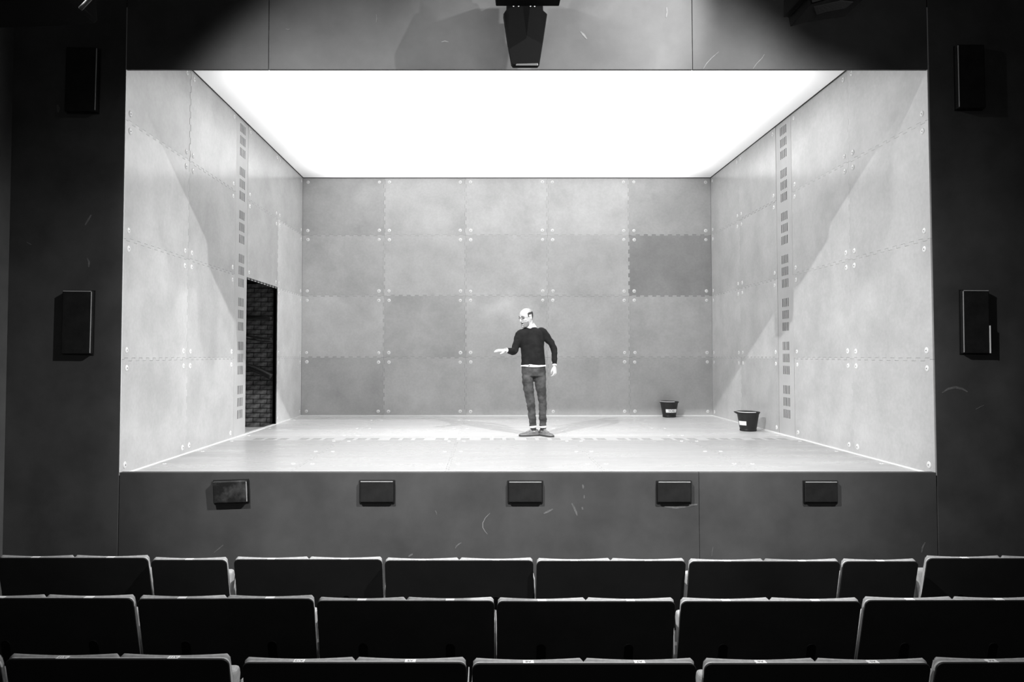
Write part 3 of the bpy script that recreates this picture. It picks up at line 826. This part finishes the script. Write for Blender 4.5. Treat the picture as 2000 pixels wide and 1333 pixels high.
def limb(mb, secs, n=18, grow=0.0, ends=True):
    """secs: (x, y, z, r) along a limb; rounded ends."""
    S = catmull(secs, 5)
    pts = [Vector(s[:3]) for s in S]; rr = [s[3] + grow for s in S]
    if ends:
        d0 = (pts[0] - pts[1]).normalized(); d1 = (pts[-1] - pts[-2]).normalized()
        pts = [pts[0] + d0 * rr[0] * 0.8, pts[0] + d0 * rr[0] * 0.5] + pts + [pts[-1] + d1 * rr[-1] * 0.5, pts[-1] + d1 * rr[-1] * 0.8]
        rr = [rr[0] * 0.4, rr[0] * 0.8] + rr + [rr[-1] * 0.8, rr[-1] * 0.4]
    mb.tube(pts, rr, n)
def remesh(mb, name, material, voxel, parent=None, smooth_iter=6, wrinkle=None):
    me = mb.mesh(name, material)
    o = bpy.data.objects.new(name, me); C.objects.link(o)
    r = o.modifiers.new('remesh', 'REMESH'); r.mode = 'VOXEL'; r.voxel_size = voxel; r.use_smooth_shade = True
    s = o.modifiers.new('smooth', 'SMOOTH'); s.factor = 0.5; s.iterations = smooth_iter
    dg = bpy.context.evaluated_depsgraph_get()
    me2 = bpy.data.meshes.new_from_object(o.evaluated_get(dg)); me2.name = name
    o.modifiers.clear(); o.data = me2
    if not me2.materials: me2.materials.append(material)
    if wrinkle:
        me2.update()
        nn = [v.normal.copy() for v in me2.vertices]
        for v, q in zip(me2.vertices, nn): v.co += q * wrinkle(v.co)
    me2.polygons.foreach_set('use_smooth', [True] * len(me2.polygons)); me2.update()
    if parent is not None: o.parent = parent
    return o

# --- skeleton in the man's own frame: x to the right of the picture, y away from the audience, z up
EL, WL = Vector((-0.285, -0.035, 1.175)), Vector((-0.405, -0.225, 1.185))     # his right arm, held out
ER, WR = Vector((0.262, 0.035, 1.225)), Vector((0.268, -0.045, 0.985))        # his left arm, hanging
SHL, SHR = Vector((-0.205, 0.0, 1.415)), Vector((0.100, 0.03, 1.445))
TROT = R(-10)
# fingers
def hand(mb, wrist, fwd, up, side, curl, thumb_curl=0.35, spread=0.05, size=1.0, tilt=None):
    """fwd along the hand, up out of its back, side towards the thumb."""
    fwd, up, side = fwd.normalized(), up.normalized(), side.normalized()
    P = lambda f, s, u: wrist + (fwd * f + side * s + up * u) * size
    rings = []
    for f, hw, ht, sh in ((-0.030, 0.024, 0.019, 0.0), (0.0, 0.026, 0.018, 0.0), (0.025, 0.034, 0.017, 0.0), (0.060, 0.041, 0.015, 0.0), (0.088, 0.040, 0.012, 0.0), (0.096, 0.034, 0.008, 0.0)):
        rings.append([P(f, sh + hw * math.cos(2 * math.pi * k / 16), ht * math.sin(2 * math.pi * k / 16)) for k in range(16)])
    mb.rings(rings)
    for i, (s0, ln) in enumerate(((0.030, 0.072), (0.010, 0.080), (-0.011, 0.074), (-0.031, 0.058))):
        base = Vector((0.080, s0, 0.0)); a = 0.0
        pts = [base]; d = Vector((math.cos(0), (0.030 - i * 0.02) * spread * 20 * 0.5, 0))
        ang = 0.0; p = base.copy()
        c = curl[i]
        for seg, frac in enumerate((0.42, 0.33, 0.25)):
            ang += c * (0.8, 1.0, 0.7)[seg]
            p = p + Vector((math.cos(ang), d.y * 0.25, -math.sin(ang))) * ln * frac
            pts.append(p.copy())
        r = (0.0092, 0.0085, 0.0078, 0.0066)
        limb(mb, [tuple(P(q.x, q.y, q.z)) + (r[k] * size * (0.92 if i == 3 else 1),) for k, q in enumerate(pts)], n=10)
    t = [Vector((0.012, 0.024, -0.004)), Vector((0.042, 0.050, -0.012)), Vector((0.068, 0.062 - 0.02 * thumb_curl, -0.018 - 0.012 * thumb_curl)), Vector((0.090, 0.064 - 0.05 * thumb_curl, -0.024 - 0.03 * thumb_curl))]
    limb(mb, [tuple(P(q.x, q.y, q.z)) + (rr * size,) for q, rr in zip(t, (0.015, 0.0125, 0.0105, 0.0085))], n=10)

# --- head: built facing -y, then turned
HC = Vector((-0.116, -0.010, 1.642))
HROT = (Euler((0, 0, R(-56))).to_matrix() @ Euler((R(13), 0, 0)).to_matrix())
def H(x, y, z): return HC + HROT @ Vector((x, y, z))
def head(mb):
    # (z, half width, front y, back y)
    secs = [(-0.128, 0.022, -0.078, -0.040), (-0.120, 0.036, -0.088, -0.020), (-0.104, 0.048, -0.091, 0.010), (-0.080, 0.057, -0.088, 0.040), (-0.050, 0.065, -0.086, 0.066), (-0.018, 0.071, -0.084, 0.088),
            (0.012, 0.074, -0.086, 0.098), (0.045, 0.076, -0.090, 0.101), (0.075, 0.072, -0.082, 0.096), (0.100, 0.060, -0.062, 0.080), (0.118, 0.040, -0.036, 0.054), (0.127, 0.016, -0.008, 0.026)]
    rings = []
    for z, w, f, b in catmull(secs, 3):
        cy, ry = (f + b) / 2, (b - f) / 2; ring = []
        for k in range(28):
            a = 2 * math.pi * k / 28; c, s = math.cos(a), math.sin(a); e = 0.88
            ring.append(H(math.copysign(abs(c) ** e, c) * w, cy + math.copysign(abs(s) ** e, s) * ry, z))
        rings.append(ring)
    mb.rings(rings)
    def chain(pts, r, n=12): limb(mb, [tuple(H(*p)) + (q,) for p, q in zip(pts, r)], n)
    chain([(0, -0.086, 0.020), (0, -0.098, 0.000), (0, -0.108, -0.020), (0, -0.108, -0.030)], [0.008, 0.010, 0.012, 0.013])      # nose
    for s in (-1, 1):
        chain([(s * 0.008, -0.096, -0.032), (s * 0.014, -0.092, -0.033)], [0.008, 0.007])
        chain([(s * 0.012, -0.091, 0.027), (s * 0.034, -0.086, 0.030), (s * 0.056, -0.068, 0.022)], [0.008, 0.010, 0.008])       # brow
        chain([(s * 0.034, -0.074, -0.024), (s * 0.054, -0.056, -0.020)], [0.016, 0.014])                                        # cheekbone
        for q in range(7):                                                                                                        # ear rim
            a0 = R(-80 + 40 * q); a1 = R(-80 + 40 * (q + 1))
            if q < 6: chain([(s * 0.080, 0.014 + 0.014 * math.cos(a0), 0.002 + 0.028 * math.sin(a0)), (s * 0.082, 0.014 + 0.014 * math.cos(a1), 0.002 + 0.028 * math.sin(a1))], [0.006, 0.006], 8)
        chain([(s * 0.072, 0.012, 0.012), (s * 0.072, 0.010, -0.018)], [0.010, 0.009], 8)
    chain([(-0.022, -0.086, -0.056), (0, -0.094, -0.053), (0.022, -0.086, -0.056)], [0.004, 0.006, 0.004])                      # upper lip
    chain([(-0.018, -0.086, -0.078), (0, -0.093, -0.082), (0.018, -0.086, -0.078)], [0.004, 0.006, 0.004])                      # lower lip
    chain([(-0.012, -0.086, -0.108), (0.012, -0.086, -0.108)], [0.013, 0.013])                                                   # chin
    limb(mb, [tuple(H(0, 0.030, -0.050)) + (0.054,), (-0.082, 0.010, 1.545, 0.056), (-0.062, 0.020, 1.495, 0.062), (-0.055, 0.02, 1.45, 0.075)], 20)

ARM_L = [tuple(SHL) + (0.066,), (-0.245, -0.005, 1.30, 0.056), tuple(EL) + (0.047,), (-0.350, -0.135, 1.178, 0.043), tuple(WL) + (0.034,)]
ARM_R = [tuple(SHR) + (0.066,), (0.195, 0.035, 1.33, 0.055), tuple(ER) + (0.045,), (0.270, -0.005, 1.10, 0.042), tuple(WR) + (0.033,)]
TORSO = [(-0.018, 0.02, 0.90, 0.170, 0.118), (-0.020, 0.015, 0.975, 0.172, 0.122), (-0.022, 0.010, 1.06, 0.165, 0.122), (-0.030, 0.008, 1.16, 0.162, 0.120), (-0.040, 0.010, 1.27, 0.172, 0.122), (-0.050, 0.015, 1.38, 0.178, 0.118),
         (-0.054, 0.018, 1.445, 0.158, 0.100), (-0.056, 0.02, 1.490, 0.105, 0.080), (-0.058, 0.018, 1.512, 0.070, 0.068)]
LEG_L = [(-0.090, 0.02, 0.90, 0.092), (-0.097, 0.01, 0.74, 0.079), (-0.082, 0.0, 0.60, 0.068), (-0.060, -0.012, 0.47, 0.060), (-0.045, 0.0, 0.33, 0.056), (-0.028, 0.012, 0.13, 0.046)]
LEG_R = [(0.062, 0.02, 0.90, 0.094), (0.076, 0.01, 0.74, 0.080), (0.090, 0.0, 0.60, 0.068), (0.102, -0.012, 0.47, 0.059), (0.106, 0.0, 0.33, 0.056), (0.112, 0.012, 0.13, 0.046)]

body = MB()
head(body)
shr = -0.016
torso(body, TORSO, grow=shr, rot=TROT)
limb(body, ARM_L[1:], grow=-0.010); limb(body, ARM_R[1:], grow=-0.010)
limb(body, LEG_L[:-1] + [(-0.022, 0.015, 0.07, 0.050)], grow=-0.012); limb(body, LEG_R[:-1] + [(0.116, 0.015, 0.07, 0.050)], grow=-0.012)
fwdL = Vector((-0.86, -0.50, -0.02))
hand(body, WL + fwdL * 0.035, fwdL, Vector((0.05, -0.10, 1.0)), Vector((-0.50, 0.86, 0.0)) * -1 if False else Vector((0.45, -0.85, -0.30)), (0.10, 0.16, 0.24, 0.30), 0.1)
fwdR = Vector((0.05, -0.12, -1.0))
hand(body, WR + fwdR * 0.030, fwdR, Vector((0.75, -0.65, 0.06)), Vector((-0.65, -0.75, 0.0)), (0.55, 0.62, 0.66, 0.70), 0.6)
mp = at(1045, 852.0, z=ZF)
person = remesh(body, 'person', M['skin'], 0.0042, None, 5)
person.location = (mp.x, mp.y, ZF)
tag(person, 'bald man in dark jumper and jeans standing on stage with one arm held out', 'person')

def fold(scale, amp, zs=1.0, where=None):
    def f(co):
        q = Vector((co.x * scale, co.y * scale, co.z * scale * zs))
        a = amp * (noise.noise(q) + 0.35 * noise.noise(q * 1.9 + Vector((5, 3, 1))))
        return a * (where(co) if where else 1.0)
    return f
jump = MB()
torso(jump, TORSO[1:], rot=TROT)
limb(jump, ARM_L, ends=False); limb(jump, ARM_R, ends=False)
jump.ball(SHL + Vector((0.010, 0.0, -0.004)), 0.068, 18, 12); jump.ball(SHR + Vector((-0.010, 0, -0.004)), 0.068, 18, 12)
jumper = remesh(jump, 'jumper', M['jumper'], 0.007, person, 4,
                fold(11, 0.007, 1.5, lambda c: 1.5 if (c.x < -0.19 or c.x > 0.17) else 0.9))
tr = MB()
torso(tr, [(-0.016, 0.02, 0.83, 0.160, 0.112), (-0.018, 0.02, 0.90, 0.168, 0.116), (-0.020, 0.017, 0.965, 0.166, 0.116), (-0.020, 0.016, 0.985, 0.164, 0.115)], rot=TROT)
limb(tr, LEG_L, ends=False); limb(tr, LEG_R, ends=False)
trousers = remesh(tr, 'trousers', M['jeans'], 0.007, person, 3, fold(7.5, 0.010, 2.6, lambda c: 1.2 if c.z < 0.6 else 0.8))
def rot_pt(cx, cy, x, y): return (cx + x * math.cos(TROT) - y * math.sin(TROT), cy + x * math.sin(TROT) + y * math.cos(TROT))
sh = MB(); rings = []
for z, gx in ((0.992, -0.004), (0.968, 0.004), (0.952, 0.006), (0.952, -0.002), (0.985, -0.008)):
    ring = []
    for k in range(40):
        a = 2 * math.pi * k / 40; c, s = math.cos(a), math.sin(a); e = 0.82
        x = math.copysign(abs(c) ** e, c) * (0.172 + gx); y = math.copysign(abs(s) ** e, s) * (0.122 + gx)
        dz = 0.012 * (0.5 + 0.5 * math.cos(a * 3 + 1.0)) if z < 0.96 else 0
        X, Y = rot_pt(-0.020, 0.015, x, y); ring.append(Vector((X, Y, z + dz)))
    rings.append(ring)
sh.rings(rings, cap=False); sh.build('shirt_hem', M['shirt'], person, smooth=True)
sh = MB(); rings = []
for dz, r in ((-0.020, 0.075), (0.0, 0.071), (0.030, 0.064), (0.036, 0.061), (0.030, 0.058), (-0.010, 0.060)):
    rings.append([Vector((-0.060 - dz * 0.5 + r * 1.02 * math.cos(2 * math.pi * k / 32), 0.016 + r * math.sin(2 * math.pi * k / 32),
                          1.512 + dz + 0.022 * math.cos(2 * math.pi * k / 32) + 0.018 * math.sin(2 * math.pi * k / 32))) for k in range(32)])
sh.rings(rings, cap=False); sh.build('shirt_collar', M['shirt'], person, smooth=True)
def band(pts, r, name, m):
    mb = MB(); mb.tube(pts, r, 20, cap=False); o = mb.build(name, m, person, smooth=True)
    s = o.modifiers.new('thickness', 'SOLIDIFY'); s.thickness = 0.003
dL = (WL - Vector(ARM_L[-2][:3])).normalized(); dR = (WR - Vector(ARM_R[-2][:3])).normalized()
band([WL - dL * 0.006, WL + dL * 0.012], [0.033, 0.031], 'shirt_cuff', M['shirt'])
band([WR - dR * 0.006, WR + dR * 0.016], [0.032, 0.030], 'shirt_cuff', M['shirt'])
band([(-0.030, 0.012, 0.139), (-0.027, 0.012, 0.112)], [0.0495, 0.0500], 'trouser_cuff', M['shirt'])
band([(0.1115, 0.012, 0.139), (0.1125, 0.012, 0.112)], [0.0495, 0.0500], 'trouser_cuff', M['shirt'])

# belt buckle glint and fly on the jeans
X, Y = rot_pt(-0.020, 0.017, -0.035, -0.121)
mb = MB(); mb.box((X - 0.018, Y - 0.004, 0.958), (X + 0.018, Y + 0.004, 0.982)); mb.build('belt_buckle', M['glasses'], person, bevel=0.003)

# shoes
def shoe(ankle, direc):
    d = Vector(direc).normalized(); s = Vector((-d.y, d.x, 0))
    P = lambda f, l, z: Vector((ankle[0], ankle[1], 0)) + d * f + s * l + Vector((0, 0, z))
    st = [(-0.078, 0.024, 0.060), (-0.070, 0.033, 0.085), (-0.035, 0.038, 0.098), (0.010, 0.039, 0.100), (0.050, 0.042, 0.086), (0.090, 0.047, 0.066), (0.130, 0.050, 0.052), (0.170, 0.045, 0.045), (0.200, 0.030, 0.036), (0.212, 0.012, 0.028)]
    mb = MB(); rings = []
    for f, w, h in catmull(st, 3):
        ring = []
        for k in range(20):
            a = 2 * math.pi * k / 20; c, q = math.cos(a), math.sin(a)
            zz = 0.022 + (h - 0.022) * max(0, q) ** 0.8 if q > 0 else 0.022
            ring.append(P(f, c * w * (1 - 0.25 * max(0, q)), zz))
        rings.append(ring)
    mb.rings(rings)
    up = mb.build('shoe', M['leather'], person, smooth=True)
    out = []
    for f, w, h in st: out.append((f, w + 0.005))
    ol = [(f, w) for f, w in out] + [(f, -w) for f, w in out[::-1]]
    mb = MB(); mb.prism(ol, lambda f, l, t: P(f, l, t), 0.0, 0.024); mb.build('sole', M['sole'], up, bevel=0.004)
    mb = MB(); mb.prism([(f, l * 1.005) for f, l in ol], lambda f, l, t: P(f, l, t), 0.0245, 0.0275); mb.build('welt', M['lace'], up)
    for q in range(4):
        f = 0.040 + 0.020 * q; h = 0.094 - 0.0085 * q
        mb = MB(); mb.tube([P(f - 0.004, -0.022, h - 0.010), P(f, 0, h + 0.004), P(f + 0.004, 0.022, h - 0.010)], 0.0028, 8); mb.build('lace', M['lace'], up, smooth=True)
shoe((-0.024, 0.012), (-0.93, -0.36, 0)); shoe((0.114, 0.012), (0.56, -0.83, 0))
mb = MB(); limb(mb, [(-0.027, 0.012, 0.15, 0.043), (-0.024, 0.012, 0.075, 0.040)], 16, ends=False); mb.build('sock', M['sock'], person, smooth=True)
mb = MB(); limb(mb, [(0.112, 0.012, 0.15, 0.043), (0.114, 0.012, 0.075, 0.040)], 16, ends=False); mb.build('sock', M['sock'], person, smooth=True)

# hair round the back and sides, beard, eyes, mouth, spectacles
def shell(name, m, keep, gx, off=0.0045):
    src = MB()
    secs = [(-0.128, 0.022, -0.078, -0.040), (-0.120, 0.036, -0.088, -0.020), (-0.104, 0.048, -0.091, 0.010), (-0.080, 0.057, -0.088, 0.040), (-0.050, 0.065, -0.086, 0.066), (-0.018, 0.071, -0.084, 0.088),
            (0.012, 0.074, -0.086, 0.098), (0.045, 0.076, -0.090, 0.101), (0.075, 0.072, -0.082, 0.096), (0.100, 0.060, -0.062, 0.080)]
    S = catmull(secs, 5); n = 48; V = []; K = []
    for z, w, f, b in S:
        cy, ry = (f + b) / 2, (b - f) / 2
        for k in range(n):
            a = 2 * math.pi * k / n; c, s = math.cos(a), math.sin(a); e = 0.88
            x, y = math.copysign(abs(c) ** e, c) * (w + off), cy + math.copysign(abs(s) ** e, s) * (ry + off)
            V.append(H(x, y, z)); K.append(keep(x, y, z))
    Fs = []
    for i in range(len(S) - 1):
        for k in range(n):
            q = (i * n + k, i * n + (k + 1) % n, (i + 1) * n + (k + 1) % n, (i + 1) * n + k)
            if all(K[t] for t in q): Fs.append(q)
    src.add(V, Fs); me = src.mesh(name, m)
    bm = bmesh.new(); bm.from_mesh(me); bmesh.ops.delete(bm, geom=[v for v in bm.verts if not v.link_faces], context='VERTS'); bm.to_mesh(me); bm.free()
    o = link(name, me, person, smooth=True)
    s = o.modifiers.new('thickness', 'SOLIDIFY'); s.thickness = 0.004; s.offset = -1
    return o
shell('hair', M['hair'], lambda x, y, z: (y > -0.030 and 0.006 < z < 0.074 + 0.30 * min(0.0, y) and not (abs(x) > 0.05 and -0.008 < y < 0.036 and z < 0.034)) or (y > 0.045 and -0.062 < z < 0.07), 0, 0.003)
shell('beard', M['stubble'], lambda x, y, z: z < -0.046 and y < -0.020 and not (abs(x) < 0.021 and -0.083 < z < -0.057) and z > -0.122, 0, 0.0022)
for s in (-1, 1):
    mb = MB(); c = H(s * 0.032, -0.079, 0.008); mb.ball(c, (0.016, 0.013, 0.011), 14, 8, rot=HROT); mb.build('eye', M['eye'], person, smooth=True)  # dark and oversized, the socket's shade painted in with the eye
    mb = MB(); mb.tube([H(s * 0.014, -0.1005, 0.030), H(s * 0.036, -0.0965, 0.036), H(s * 0.058, -0.078, 0.027)], [0.004, 0.0055, 0.003], 8); mb.build('eyebrow', M['hair'], person, smooth=True)
mb = MB(); mb.ball(H(0, -0.088, -0.068), (0.019, 0.010, 0.0115), 16, 8, rot=HROT); mb.build('mouth', M['mouth'], person, smooth=True)
gl = MB()
for s in (-1, 1):
    pts = [H(s * 0.034 + 0.024 * math.cos(a), -0.101 + 0.012 * abs(math.cos(a)) * (1 if s * math.cos(a) > 0 else 0.1), 0.004 + 0.017 * math.sin(a)) for a in [2 * math.pi * k / 24 for k in range(25)]]
    gl.tube(pts, 0.0017, 6)
    gl.tube([H(s * 0.058, -0.090, 0.010), H(s * 0.076, -0.060, 0.012), H(s * 0.080, 0.010, 0.010)], 0.0016, 6)
gl.tube([H(-0.011, -0.101, 0.006), H(0, -0.107, 0.010), H(0.011, -0.101, 0.006)], 0.0016, 6)
gl.build('spectacles', M['glasses'], person, smooth=True)
